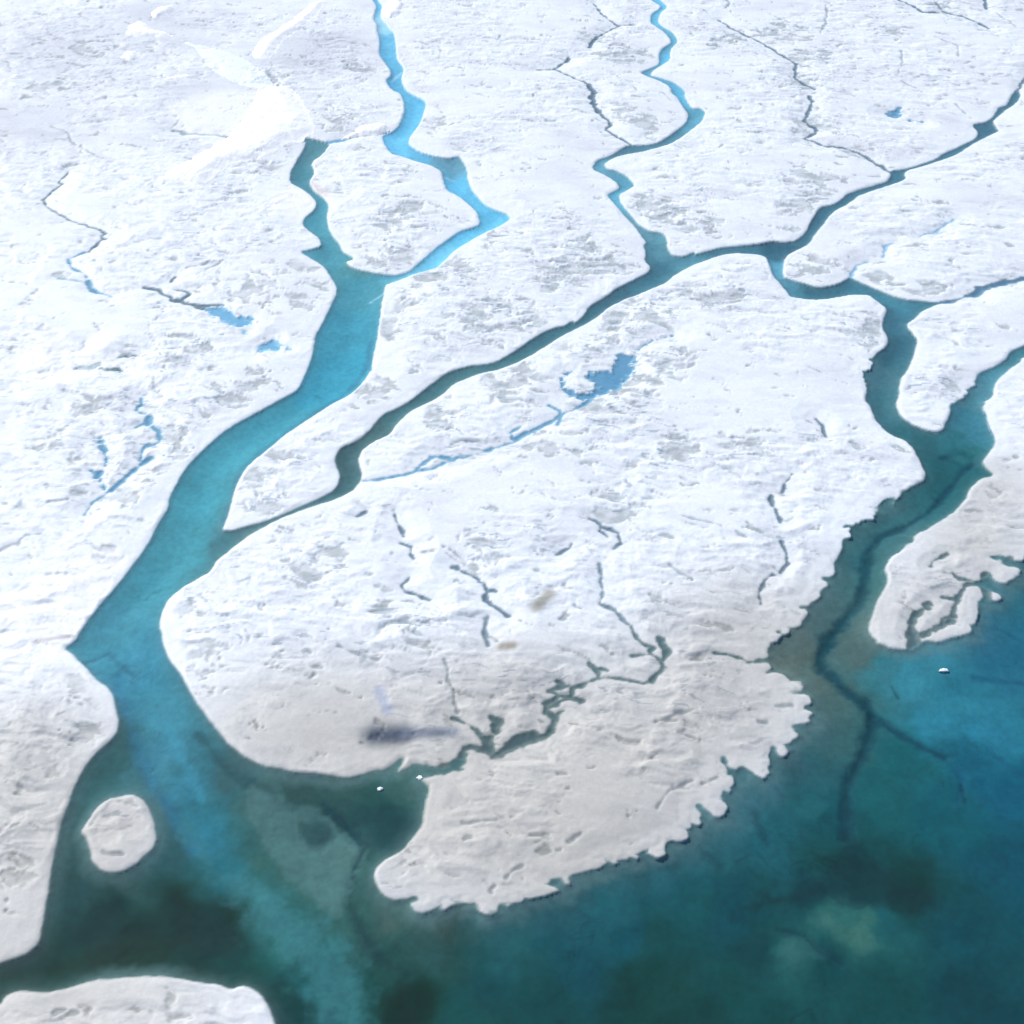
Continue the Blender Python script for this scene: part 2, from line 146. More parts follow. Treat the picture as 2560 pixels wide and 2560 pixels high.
# ------------------------------------------------------------------ the ground grid (plain rows and columns, wider away from the place)
def axis(segs, lo, hi):
    """segs: (start, end, step0, step1) growing steps; geometric growth outside"""
    v = []
    for a, b, s0, s1 in segs:
        x = a
        while x < b:
            v.append(x); x += s0 + (s1 - s0)*(x - a)/(b - a)
    s = segs[0][2]; x = v[0]; left = []
    while x > lo: s *= 1.35; x -= s; left.append(x)
    s = segs[-1][3]; x = v[-1]; right = []
    while x < hi: s *= 1.35; x += s; right.append(x)
    return np.array(left[::-1] + v + right)
xs = axis([(-270, -95, .62, .34), (-95, 95, .27, .27), (95, 270, .34, .62)], -9000, 9000)
ys = axis([(92, 640, .25, .95)], -6000, 16000)
X, Y = np.meshgrid(xs, ys); NY, NX = X.shape
X32, Y32 = X.astype(np.float32), Y.astype(np.float32)

def seg_dist(D, a, b, r0, r1, R):
    """lower D to the distance from the tapered segment a-b minus its half-width, within reach R"""
    x0, x1 = min(a[0], b[0]) - R, max(a[0], b[0]) + R; y0, y1 = min(a[1], b[1]) - R, max(a[1], b[1]) + R
    i0, i1 = np.searchsorted(xs, x0), np.searchsorted(xs, x1); j0, j1 = np.searchsorted(ys, y0), np.searchsorted(ys, y1)
    if i0 >= i1 or j0 >= j1: return
    px, py = X[j0:j1, i0:i1] - a[0], Y[j0:j1, i0:i1] - a[1]
    dx, dy = b[0] - a[0], b[1] - a[1]; L = dx*dx + dy*dy + 1e-12
    t = np.clip((px*dx + py*dy)/L, 0, 1)
    d = np.hypot(px - t*dx, py - t*dy) - (r0 + (r1 - r0)*t)
    s = D[j0:j1, i0:i1]; np.minimum(s, d, out=s)
def inside(poly):
    M = np.zeros((NY, NX), bool)
    x0, y0 = poly[:, 0], poly[:, 1]; x1, y1 = np.roll(x0, -1), np.roll(y0, -1)
    j0, j1 = np.searchsorted(ys, y0.min()), np.searchsorted(ys, y0.max())
    for j in range(j0, j1):
        y = ys[j]; c = (y0 <= y) != (y1 <= y)
        if not c.any(): continue
        xc = np.sort(x0[c] + (y - y0[c])/(y1[c] - y0[c])*(x1[c] - x0[c]))
        M[j] = (np.searchsorted(xc, xs) % 2) == 1
    return M
def rough(poly, amp=.12, seed=1, step=1.3):
    """break traced straight runs into shorter, slightly uneven ones"""
    out = []; rg = random.Random(seed)
    for a, b in zip(poly, np.roll(poly, -1, 0)):
        d = np.hypot(*(b - a)); n = max(1, min(60, int(d/step)))
        for k in range(n):
            p = a + (b - a)*k/n
            if k: p = p + np.array([rg.gauss(0, amp), rg.gauss(0, amp)])
            out.append(p)
    return np.array(out)
def chaikin(poly):
    n = np.roll(poly, -1, 0)
    return np.stack([poly*.8 + n*.2, poly*.2 + n*.8], 1).reshape(-1, 2)
R = 16.0
def sdf(poly, R=R):
    D = np.full((NY, NX), float(R))
    for a, b in zip(poly, np.roll(poly, -1, 0)): seg_dist(D, a, b, 0, 0, R)
    return np.where(inside(poly), -D, D)
Wp = rough(chaikin(WATERG), .07, 1, 1.8); Hp = [rough(chaikin(h), .07, 2 + i, 1.8) for i, h in enumerate(HOLEG)]
DM = sdf(Wp)
for h in Hp: DM = np.maximum(DM, -sdf(h))
# main water signed distance: negative in the water.  Creeks next, each with its own
DC = np.full((NY, NX), R); CID = np.full((NY, NX), -1, np.int16)
jx, jy = fbm(X32/1.3, Y32/1.3, 77, 2), fbm(X32/1.3, Y32/1.3, 78, 2)
for k, (nm, lab, colr, shapes) in enumerate(CREEKS):
    D = np.full((NY, NX), float(R))
    for s in shapes:
        if s[0] == 'p':
            D = np.minimum(D, sdf(rough(chaikin(G(s[1])), .12, 50 + k, .9), 8))
        else:
            p = P(s[2]); g = G(s[2]); hw = np.maximum(s[1]/K/2*mpp(p[:, 1])*1.15, .30)
            rg = random.Random(k*31 + len(s[2]))
            pts, rad = [g[0]], [hw[0]]
            for i in range(len(g) - 1):
                n = max(2, int(np.hypot(*(g[i+1] - g[i]))/1.6))
                for q in range(1, n + 1):
                    m = g[i] + (g[i+1] - g[i])*q/n; h_ = hw[i] + (hw[i+1] - hw[i])*q/n
                    j = .25*h_ + .12
                    pts.append(m + np.array([rg.gauss(0, j), rg.gauss(0, j)])*(q < n)); rad.append(h_*rg.uniform(.65, 1.3))
            for i in range(len(pts) - 1): seg_dist(D, pts[i], pts[i+1], rad[i], rad[i+1], 8)
    m = D < DC; CID[m & (D < 1.2)] = k; DC = np.minimum(DC, D)
DK = np.full((NY, NX), 4.0)
for s in CRACKS.split('|'):
    p = P(s); g = G(s); hw = np.maximum(5/K/2*mpp(p[:, 1]), .14); rg = random.Random(len(s)*7)
    for i in range(len(g) - 1):
        n = max(2, int(np.hypot(*(g[i+1] - g[i]))/2.2)); a, ra = g[i], hw[i]
        for q in range(1, n + 1):
            b = g[i] + (g[i+1] - g[i])*q/n + np.array([rg.gauss(0, .3), rg.gauss(0, .3)])*(q < n); rb = hw[i]*rg.uniform(.1, 1.4)
            seg_dist(DK, a, b, ra, rb, 4); a, ra = b, rb
# uneven, crumbling shore lines: strongest round the lake and the right hand river
rag = np.zeros((NY, NX), np.float32)
for s in 'I 850,350 330|I 600,650 330|I 300,950 330|H 1500,1130 250|H 1100,1300 260|H 700,1360 250|F 1180,250 130|F 1200,950 250|F 950,1300 200|F 1650,350 130|F 1600,1450 300|F 1800,1200 250|H 700,620 200|F 800,1520 150|F 1900,1140 160|F 1700,1300 160'.split('|'):
    a, b, r = s.split(); p = P(a + ' ' + b); gx, gy = gnd(p[0, 0], p[0, 1]); r = float(r)/K*mpp(p[0, 1])
    rag = np.maximum(rag, np.exp(-(((X32 - gx)**2 + (Y32 - gy)**2)/(r*r))).astype(np.float32))
rag = sst(.15, .6, rag)
rn = fbm(X32/2.4, Y32/1.9, 301, 2, .5); rl = .65*fbm(X32/8.0, Y32/6.0, 302, 2, .5) + .55*fbm(X32/3.4, Y32/2.8, 304, 2, .4)*sst(-.3, .5, fbm(X32/18, Y32/18, 307, 2))
DM = DM + (.12*rn + rag*(.10*rn + 1.25*(np.abs(rl)*2.2 - .40)))*sst(6, 1.5, np.abs(DM))
pond = np.isin(CID, [k for k, c in enumerate(CREEKS) if c[0] == 'melt_pond'])
DC = DC + np.where(pond, .35*rn + 1.9*np.clip(fbm(X32/2.4, Y32/1.6, 311, 3) - .12, 0, 1), 0)
DC = DC + .24*rn + .34*fbm(X32/4.0, Y32/3.0, 303, 2) + .10*fbm(X32/.9, Y32/.7, 305, 2)
DK = DK + .30*rn + .25*fbm(X32/5, Y32/5, 306, 2)
DALL = np.minimum(DM, DC)
def blur(a, n, passes=2):
    for _ in range(passes):
        for ax in (0, 1):
            c = np.cumsum(np.concatenate([np.repeat(np.take(a, [0], ax), n + 1, ax), a, np.repeat(np.take(a, [-1], ax), n, ax)], ax), axis=ax)
            m = a.shape[ax]; w_ = 2*n + 1
            a = (np.take(c, np.arange(w_, w_ + m), ax) - np.take(c, np.arange(0, m), ax))/w_
    return a

# ------------------------------------------------------------------ relief
dist = np.minimum(np.maximum(DALL, 0), R)
dmain, dcreek = np.clip(DM, 0, R), np.clip(DC, 0, R)
bn = sst(-.5, .6, fbm(X32/16, Y32/16, 401, 3)); dmv = np.clip(DM*(.45 + 2.4*bn**2) + .25*rn, 0, R)
wx, wy = fbm(X32/9, Y32/9, 5, 2)*2.2, fbm(X32/9, Y32/9, 6, 2)*1.6
big = fbm(X32/55, Y32/55, 11, 3)
N1 = fbm((X32 + wx)/8.0, (Y32 + wy + .18*X32)/3.0, 21, 3, .45)
N2 = fbm((X32 + wx*.5)/3.6, (Y32 + wy*.5 + .2*X32)/1.9, 31, 3, .55)
def terrace(n, k):
    t = n*k; f = np.floor(t); u = t - f
    return (f + sst(.0, .26, u)*.8 + u*.2)/k
dimple = fbm((X32 + wx)/7.5, (Y32 + wy)/5.0, 35, 2)
tex = -terrace(N1, 2.2)*.34 + N2*.05 - .22*np.abs(dimple)
zone = sst(-.35, .35, fbm(X32/38, Y32/38, 41, 3) + .12)          # smoother and rougher stretches of ice
amp = sst(.2, 4.0, dmv)*sst(.1, 2.0, dcreek)*(.14 + .72*zone)
bank = .16*np.minimum(dmain, .8) + .17*sst(0, 2.0, dmv) + .5*sst(1, 14, dmain)
cbank = .16*np.minimum(dcreek, .6) + .40*sst(0, 3.5, dcreek) + .9*sst(2, 12, dcreek)
bank = bank*(1 - .55*rag*sst(6, 2, dmain))
hland = np.minimum(bank, cbank) + amp*tex + big*.5*sst(1, 14, dist) + np.clip(DALL, 0, 1)*0
hland = np.maximum(hland, .10*np.minimum(dist, 2))
crack = 1 - sst(-.05, .45, DK)
hland -= .18*crack*sst(.2, 1, dist)
inw = np.clip(-DM, 0, R); inb = blur(inw, 3)
trough = fbm(X32/14, Y32/14, 51, 3)
depth = np.where(DM < 0, .22*np.minimum(inw, .8) + 1.6*(1 - np.exp(-inb/5.0))*(1 + .2*trough), .2*np.minimum(-DC, .5) + .25*sst(0, 1.2, -DC))
Z = np.where(DALL < 0, -depth, hland)
for q in 'F 1545,1690|H 290,795|H 482,742'.split('|'):
    g_ = G(q)[0]; Z = np.where(DALL < 0, Z*(1 - .8*np.exp(-((X - g_[0])**2 + (Y - g_[1])**2)/36)), Z)

# ------------------------------------------------------------------ colours of ice and bed
def lin(c):
    c = np.asarray(c, float)/255; return np.where(c < .04045, c/12.92, ((c + .055)/1.055)**2.4)
snow_c = np.array([.775, .815, .85]); grey_c = np.array([.40, .44, .455]); wet_c = np.array([.24, .31, .36])
col = np.empty((NY, NX, 3), np.float32); col[:] = snow_c
def mix(m, c):
    m = np.clip(m, 0, 1)[..., None].astype(np.float32); global col
    col = col*(1 - m) + m*np.asarray(c, np.float32)
mott = fbm(X32/26 + 3, (Y32 + .2*X32)/15, 61, 4)
mix(.22*sst(-.1, .7, mott), (.62, .64, .69))
mix(.24*sst(.05, .75, fbm((X32 + wx)/13, (Y32 + wy)/6, 65, 4, .6)), (.55, .585, .64))
pm = np.zeros((NY, NX), np.float32)
for s in PATCH.split('|'):
    a, b, r = s.split(); p = P(a + ' ' + b); gx, gy = gnd(p[0, 0], p[0, 1]); r = float(r)/K*mpp(p[0, 1])
    i0, i1 = np.searchsorted(xs, gx - 2.4*r), np.searchsorted(xs, gx + 2.4*r); j0, j1 = np.searchsorted(ys, gy - 2.4*r), np.searchsorted(ys, gy + 2.4*r)
    d2 = ((X[j0:j1, i0:i1] - gx)**2 + (Y[j0:j1, i0:i1] - gy)**2)/(r*r)
    s_ = pm[j0:j1, i0:i1]; np.maximum(s_, np.exp(-d2*.9), out=s_)
pn = fbm((X32 + wx)/7.0, (Y32 + wy + .25*X32)/4.2, 71, 4, .6)
holes_ = fbm((X32 + wx)/2.2, (Y32 + wy)/1.5, 75, 3)
grey = sst(.40, .64, pm*.74 + pn*.58 + holes_*.26 + N1*.25)*sst(1.0, 2.6, dmv)
grey = np.maximum(grey, .7*sst(.80, .98, pn*.85 + zone*.1 + .12*holes_)*sst(2, 4, dmv))
gt = sst(-.4, .5, fbm(X32/5.0, Y32/3.5, 79, 4, .6)); mix(grey*(.45 + .5*gt), grey_c*1.04)
Z = np.where(DALL > 0, np.maximum(Z - .20*grey, np.minimum(Z, .05 + .05*np.minimum(dist, 2))), Z)
rough_ice = np.clip(.25 + .9*pm + .5*sst(.1, .6, zone*mott), 0, 1)
mix(rough_ice*sst(.45, .8, N2*.9 + zone*.25)*.34*sst(2, 5, dmv), (.46, .52, .58))
slit = rough_ice*sst(.46, .60, fbm((X32 + wx)/4.0, (Y32 + wy)/1.1, 81, 2, .5)*(.55 + .6*zone))
mix(slit*.8*sst(2, 5, dmv), (.27, .35, .42))
mix(crack*.62, wet_c)
for k, c in enumerate(CREEKS):
    m = (CID == k)
    if m.any():
        f = np.where(m, 1 - sst(-.15, .45, DC), 0)
        mix(f*.8, lin(c[2])*1.0); mix(np.where(m, sst(.1, 1.3, -DC)*.55, 0), lin(c[2])*np.array([.45, .7, .85]))
# exposure falloff painted into the ice colour round the lake; clean windblown snow on the far left bank
falloff = np.zeros((NY, NX), np.float32); cln = np.zeros((NY, NX), np.float32)
for A_, spec in ((falloff, 'H 900,1150 620|H 1500,700 500|H 500,900 420|H 1300,1100 420|I 500,450 500|F 600,1500 450|F 1450,1450 420|F 1700,1100 300|G 540,1020 240|G 600,1850 700|G -100,1850 600|G 100,1000 520|G 100,600 420|H 200,550 450|H 900,350 420|F 1800,800 300|G 1300,500 420'), (cln, 'D 300,1400 230|D 80,1530 200|D 480,1230 140|A 300,1750 200|A 1450,980 160|A 1100,560 260')):
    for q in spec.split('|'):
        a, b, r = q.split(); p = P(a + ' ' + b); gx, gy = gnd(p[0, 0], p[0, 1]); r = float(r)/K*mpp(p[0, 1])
        A_ += (1 - A_)*(.62 if A_ is falloff else 1.0)*np.exp(-(((X32 - gx)**2 + (Y32 - gy)**2)/(1.7*r*r))).astype(np.float32)
falloff = sst(.1, 1.0, falloff); col *= (1 - .40*falloff[..., None]*np.array([.88, 1.0, 1.17], np.float32))
gr2 = np.zeros((NY, NX), np.float32)
for q in 'A 250,250 520|A 1000,500 420|A 700,150 420|A 1500,250 350|A 150,600 420'.split('|'):
    a, b, r = q.split(); p = P(a + ' ' + b); gx, gy = gnd(p[0, 0], p[0, 1]); r = float(r)/K*mpp(p[0, 1])
    gr2 = np.maximum(gr2, np.exp(-(((X32 - gx)**2 + (Y32 - gy)**2)/(r*r))).astype(np.float32))
col *= (1 - .20*np.clip(gr2 + .2*mott, 0, 1)[..., None]*np.array([1.0, .98, .88], np.float32))
mix(.75*sst(.3, .75, cln + .15*mott), (.87, .885, .90))
# window dirt painted onto the ice as soft smudges: one dark blue, two brown
def soft_smudge(c, pts, rad, colr, k):
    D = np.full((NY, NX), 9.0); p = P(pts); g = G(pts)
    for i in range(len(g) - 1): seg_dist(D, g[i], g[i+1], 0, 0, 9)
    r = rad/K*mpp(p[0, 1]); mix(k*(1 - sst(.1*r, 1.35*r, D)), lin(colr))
soft_smudge('blue_smudge', 'H 270,545 380,540', 84, (52, 68, 88), .95)
soft_smudge('blue_smudge', 'H 420,535 640,525', 46, (88, 104, 126), .7)
soft_smudge('blue_smudge', 'H 285,330 330,430', 34, (140, 155, 190), .5)
soft_smudge('warm_smudge', 'E 1045,1400 1110,1330', 44, (120, 114, 92), .7)
soft_smudge('warm_smudge', 'E 880,1585 930,1580', 32, (120, 110, 86), .7)
soft_smudge('warm_smudge', 'D 170,1560 350,1530', 18, (170, 160, 160), .6)
soft_smudge('warm_smudge', 'A 1490,890 1560,940', 40, (205, 185, 180), .5)

# bed colours: control points (seen colour of the clean water over each bed) then soft strokes
CTRL = '''A 1500,740 82,140 158|A 1450,830 72,138 160|A 1540,1050 72,158 184|A 1600,1230 72,156 180|A 1700,1380 70,156 182|A 1650,1600 62,156 186|A 1700,1760 60,160 192|D 1600,330 60,160 192|D 1300,520 66,160 186|D 1080,640 68,162 186|D 950,900 66,160 184|D 900,1080 68,156 178|D 700,1250 66,154 178|D 560,1450 70,152 178|D 620,1640 66,146 176|G 680,200 62,140 170|G 760,450 66,142 168|G 800,640 66,134 160|G 880,800 58,128 154|G 980,980 46,120 144|G 1080,1150 40,114 132|G 1250,1350 48,108 116|G 1400,1500 40,102 106|G 1550,1700 24,86 92|G 1650,1850 18,72 78|G 560,620 52,98 106|G 470,740 50,96 104|G 330,1020 38,80 86|G 340,1250 34,76 82|G 560,1270 56,88 92|G 640,1250 52,88 92|G 800,1050 46,92 102|G 700,760 58,108 122|G 780,880 50,98 112|G 500,1400 18,56 60|G 900,1420 12,46 46|G 1050,1500 12,48 48|G 600,1560 18,52 46|G 350,1580 26,66 66|G 900,1600 18,54 48|G 150,1680 34,64 66|G 1150,1640 18,66 68|G 800,1660 24,60 58|G 1400,1850 14,64 68|G 950,900 48,118 140|G 1150,680 58,96 106|G 1300,800 70,106 110|G 1450,780 50,84 88|G 1650,800 48,84 86|G 1520,960 38,76 78|G 1650,1100 84,114 114|G 1400,1100 62,104 104|G 1700,1180 80,110 108|G 1600,1300 62,102 102|G 1550,1150 66,106 106|H 250,850 38,80 82|H 380,960 24,66 70|H 300,1060 24,64 70|H 430,760 70,104 106|H 230,1200 40,84 88|H 330,1420 72,98 98|H 620,1420 54,80 80|H 500,1550 46,86 90|H 250,1500 44,84 86|H 900,1480 36,92 102|H 1200,1440 28,88 102|H 1400,1330 30,92 106|H 1700,1200 30,92 108|H 800,1700 20,72 82|H 1300,1650 18,74 88|H 1500,1500 20,80 96|H 420,1880 12,54 52|H 430,1780 16,52 50|H 700,1850 22,74 78|H 1100,1850 18,70 76|H 150,1800 26,78 80|I 330,1020 50,98 112|I 560,880 56,108 124|I 700,780 54,106 122|I 850,640 48,96 110|I 950,480 58,100 110|I 1000,400 70,100 104|I 920,330 84,104 104|I 700,1000 30,92 108|I 800,200 92,108 108|I 1400,250 54,132 156|I 1600,300 48,128 154|I 1500,450 44,124 152|I 1750,480 42,122 152|I 1250,180 56,124 142|I 1500,120 52,124 148|I 1850,150 36,106 136|I 1850,800 18,88 116|I 1700,700 24,96 122|I 1350,620 22,92 104|I 1300,850 22,90 100|I 1600,950 18,86 102|I 1800,1100 16,78 98|I 1000,900 16,76 88|I 850,850 34,96 108|I 1100,1150 14,68 74|I 900,1280 14,68 80|I 1400,1270 13,58 62|I 1150,1420 54,104 104|I 1000,1380 46,100 102|I 850,1560 40,94 98|I 1300,1400 26,86 96|I 1600,1450 16,74 88|I 700,1550 14,66 74|I 1000,1620 16,70 78|I 600,1750 18,72 76|I 1200,1800 16,72 78|I 1700,1800 14,66 78|I 200,1700 16,66 68|I 300,1850 14,64 68|I 300,1300 22,82 92|I 500,1400 16,74 88|I 200,1500 18,72 78|I 60,1850 16,62 64|F 1000,1180 66,110 120|F 1250,1320 62,108 114|F 1330,1150 56,104 114|F 1100,1120 58,110 122|F 1250,1000 52,108 120|F 1450,900 46,104 116|F 1600,720 32,92 104|F 1650,650 40,104 116|F 1550,580 52,118 134|F 1680,520 62,126 150|F 1800,300 78,142 166|F 1890,190 72,132 152|F 1450,600 48,102 116|F 1260,400 66,116 134|F 1260,250 64,112 132|F 1330,120 58,108 130|F 900,1440 80,108 116|F 800,1540 92,110 112|F 780,1660 96,108 108|F 1180,1500 82,106 110|F 1120,1580 80,104 108|C 1320,1540 66,118 142|C 1300,1450 76,142 168|C 1150,1390 70,126 152|C 950,1410 64,114 138|C 800,1370 84,150 176|C 740,1300 88,162 192|C 740,1200 58,104 130|C 500,1210 72,122 146|C 300,1250 84,146 170|C 870,1160 68,116 140|C 950,1050 66,114 140|C 1300,850 72,122 148|C 1600,730 76,124 150|C 1750,630 70,114 140|C 1880,480 72,118 142|B 1630,1220 86,144 168|B 1640,1290 70,122 146|B 1400,1440 66,110 132|B 1150,1610 70,116 136|B 900,1770 76,122 138|B 700,1800 78,120 134|E 400,420 76,118 132|E 250,560 82,118 128|E 150,660 72,108 120|E 150,780 72,110 122|D 1500,900 86,126 140|D 1250,990 92,128 140|D 1090,1090 74,124 140|B 1550,1100 96,160 184|B 1420,960 104,178 206|B 1490,890 88,162 192|B 1360,800 96,164 192|B 1480,720 86,134 158|B 1640,700 84,138 164|B 1820,560 96,168 196|B 1760,470 102,184 216|B 1700,410 102,178 210|B 1580,350 102,168 200|B 1660,280 108,190 222|B 1710,200 104,176 206|B 1620,90 112,194 226|B 1660,30 114,196 228|B 280,20 108,192 228|B 320,120 176,224 244|B 330,200 112,192 226|B 330,280 106,190 224|B 370,380 96,178 214|B 450,500 108,194 230|B 420,600 110,196 232|B 370,690 120,204 240|B 500,760 108,188 222|B 650,780 96,160 188|B 650,900 108,194 230|B 800,1030 110,198 232|B 890,1060 112,196 228|B 720,1130 114,202 236|B 560,1240 128,208 238|B 440,1320 120,196 222|B 250,1390 72,156 180|B 200,1310 76,152 168'''
cp, cc = [], []
for s in CTRL.split('|'):
    t, a, rg_, b_ = (s.split() + [''])[:4]
    p = P(t + ' ' + a); r_, g_ = rg_.split(',')
    cp.append(gnd(p[0, 0], p[0, 1])); cc.append(lin([float(r_), float(g_), float(b_)]))
cp, cc = np.array(cp), np.array(cc)
WTR = DM < .9
wxp = X[WTR] + fbm(X32[WTR]/11, Y32[WTR]/11, 91, 3)*3.0; wyp = Y[WTR] + fbm(X32[WTR]/11, Y32[WTR]/11, 95, 3)*3.0
bed = np.empty((wxp.size, 3))
cc = cc*np.stack([1.10 + .45*sst(.2, .4, cc[:, 1])*sst(.62, .45, cc[:, 2]), 1.0 + 0*cc[:, 0], .92 + .1*sst(.45, .7, cc[:, 2])], 1) + np.array([.004, .002, 0])*np.clip(cc[:, 1:2]*8, 0, 1)
cc = np.maximum((cc - np.array([.009, .009, .012]))/np.array([1.15, 1.02, 1.05]), .0004)   # what the surface reflects is not the bed's
LOGC = np.log(cc + .002)
for i in range(0, wxp.size, 40000):
    dx = wxp[i:i+40000, None] - cp[None, :, 0]; dy = (wyp[i:i+40000, None] - cp[None, :, 1])*.8
    wgt = (dx*dx + dy*dy + 1.2)**-1.7
    bed[i:i+40000] = np.exp((wgt @ LOGC)/wgt.sum(1, keepdims=True)) - .002
BEDGAIN = 1.0
full = np.zeros((NY, NX, 3), np.float32); full[WTR] = bed
def bstroke(w_, k, colr, *runs):
    for pts in runs:
        D = np.full((NY, NX), 30.0); p = P(pts); g = G(pts)
        for i in range(len(g) - 1):
            r0, r1 = w_/K/2*mpp(p[i, 1]), w_/K/2*mpp(p[i+1, 1]); seg_dist(D, g[i], g[i+1], r0*.35, r1*.35, 14)
        r = w_/K/2*mpp(p[0, 1])
        D = D + fbm(X32/5, Y32/5, 7, 4, .6)*r*.6
        m = (k*(1 - sst(-.5*r, 1.35*r, D)))[..., None].astype(np.float32)
        global full
        full = full*(1 - m) + m*lin(colr).astype(np.float32)
        dp = m[..., 0]*.2; global Z
        Z = np.where(DM < -.3, Z - dp, Z)
bstroke(46, .7, (12, 78, 90), 'F 1690,690 1640,720 1600,780 1530,860 1470,920 1380,975 1250,1030 1190,1080 1170,1200 1150,1320 1080,1420 990,1530 945,1600 960,1680 I 1010,230 1080,300 1170,360 1210,420', 'F 1540,650 1620,625 1680,645 1690,690', 'F 1560,650 1640,690 1720,720')
bstroke(80, .4, (20, 84, 94), 'F 1180,1080 1150,1320 1050,1460 960,1560 I 980,170 1060,280 1190,380')
bstroke(60, .65, (8, 66, 80), 'I 1210,420 1190,520 1140,640 1090,740 1080,880 1090,1000', 'I 1210,420 1330,500 1450,570 1560,620')
bstroke(36, .5, (14, 82, 108), 'I 1560,620 1650,720 1630,820', 'I 1700,240 1932,260', 'I 1780,590 1932,700', 'I 1800,0 1932,60')
bstroke(50, .5, (10, 60, 68), 'I 760,1450 880,1480 980,1560 1060,1620', 'I 400,1100 470,1150', 'I 640,900 690,1030')
bstroke(50, .6, (34, 72, 76), 'G 960,520 1100,700 1300,800 1400,900 1440,1040 1540,1070 1600,1000 1560,920 1450,900', 'G 1560,850 1680,960 1760,1060 1720,1160 1690,1260')
bstroke(60, .7, (14, 54, 58), 'H 20,880 120,960 220,1060 150,1180 140,1330 220,1500 300,1600 420,1680')
bstroke(170, .6, (6, 34, 30), 'H 400,1760 410,1900 400,2100')
bstroke(160, .55, (12, 50, 44), 'G 480,1480 700,1500 950,1440 1080,1480', 'G 300,1700 600,1650 850,1680 1000,1700')
bstroke(70, .35, (44, 122, 162), 'G 560,250 640,520 720,740 840,920 930,1060')
bstroke(60, .5, (66, 146, 168), 'G 800,480 880,640 960,800')
bstroke(36, .5, (52, 110, 140), 'D 1790,100 1775,220 1720,300 1640,370 1450,490 1250,640 1170,720 1120,860 1090,960')
bstroke(20, .65, (170, 215, 232), 'A 1790,1445 1850,1415', 'B 345,385 390,345', 'B 600,850 640,860')
bstroke(34, .6, (56, 110, 130), 'D 390,1660 520,1600 640,1700')
def bpoly(k, colr, feather, pts):
    D = sdf(chaikin(G(pts)), 14) + fbm(X32/4, Y32/4, 13, 4, .6)*feather*.8
    m = (k*(1 - sst(-feather, feather, D)))[..., None].astype(np.float32)
    global full
    full = full*(1 - m) + m*lin(colr).astype(np.float32)
bpoly(.75, (78, 116, 114), 1.1, 'G 1200,760 1300,800 1400,850 1480,860 1570,910 1640,960 1740,1050 1765,1095 1735,1150 1690,1210 1675,1300 1640,1400 1500,1300 1350,1150 1200,950')
bpoly(.65, (60, 122, 126), 3.0, 'G 860,900 1000,1150 1200,1200 1450,1350 1600,1450 1700,1600 1750,1800 1800,2000 1600,2000 1500,1750 1350,1550 1150,1350')
bpoly(.6, (18, 58, 60), .9, 'G 1430,930 1520,905 1590,950 1610,1010 1560,1060 1480,1040 1430,990')
bpoly(.5, (36, 78, 80), .5, 'G 1460,950 1530,930 1575,970 1570,1020 1510,1030 1465,1000')
bpoly(.55, (12, 50, 52), 2.5, 'G 330,1450 480,1390 700,1400 900,1330 1050,1330 1130,1450 1250,1540 1150,1610 900,1620 700,1560 450,1600 330,1540')
bpoly(.5, (14, 40, 30), 2.0, 'G 520,1500 750,1450 900,1500 850,1590 600,1650 300,1680 250,1640')
bpoly(.6, (24, 66, 70), 1.6, 'H 60,830 250,870 420,900 495,930 470,1010 400,1080 280,1130 220,1080 150,960')
bstroke(58, .8, (9, 60, 70), 'F 1200,1090 1180,1200 1150,1320 1080,1420 990,1530 945,1600 960,1680 I 1010,230 1080,300 1170,360 1210,420 1190,520 1140,640 1090,740 1080,880 1090,1000')
bstroke(30, .75, (8, 66, 80), 'I 1210,420 1330,500 1450,570 1560,620', 'F 1690,690 1640,720 1600,780 1530,860 1470,920 1380,975 1250,1030 1200,1090')
bpoly(.68, (7, 46, 50), 1.8, 'I 1040,1080 1085,960 1140,1080 1300,1180 1440,1230 1545,1320 1430,1342 1300,1312 1150,1322 1000,1300 850,1315 700,1352 480,1372 700,1290 900,1230 1000,1180')
bpoly(.35, (74, 118, 104), 2.0, 'I 900,1400 1000,1380 1120,1440 1200,1470 1180,1540 1100,1520 980,1440')
bpoly(.35, (56, 104, 104), 1.6, 'I 740,1540 800,1490 900,1510 960,1560 900,1610 780,1600')
bstroke(20, .6, (10, 60, 70), 'I 780,1450 880,1480 960,1560 1060,1620', 'I 1640,750 1660,830', 'I 1300,280 1330,330', 'G 1560,850 1680,960 1760,1070 1700,1180')
fr_ = 1 - sst(.0, .07, np.abs(fbm((X32 + wx*2)/9, (Y32 + wy*2)/9, 501, 3))); fr_ *= sst(.1, .6, fbm(X32/20, Y32/20, 505, 2))*sst(2, 5, inb)
full *= (1 - .22*fr_[..., None]).astype(np.float32)
edge = np.exp(-np.clip(-DM, 0, R)/(.9 + 1.3*rag))*(.5 + .15*rag)                          # dusty shallows along the banks
sk = np.zeros((NY, NX), np.float32)
for q in 'G 570,1010 330|H 600,1400 420|H 1300,1250 420|I 300,1000 350|I 800,450 260|H 250,760 300|G 1500,740 260|F 1400,1600 260|F 1750,1480 200|F 1850,1230 160|G 700,1700 300'.split('|'):
    a, b, r = q.split(); p = P(a + ' ' + b); gx, gy = gnd(p[0, 0], p[0, 1]); r = float(r)/K*mpp(p[0, 1])
    sk += (1 - sk)*np.exp(-(((X32 - gx)**2 + (Y32 - gy)**2)/(r*r))).astype(np.float32)
foot = .5*sk*(1 - sst(.6, 3.4, np.clip(-DM, 0, R) + .7*fbm(X32/3, Y32/3, 601, 3)))       # drowned foot of the ice
full = full*(1 - foot[..., None]) + foot[..., None]*lin((96, 128, 128)).astype(np.float32)
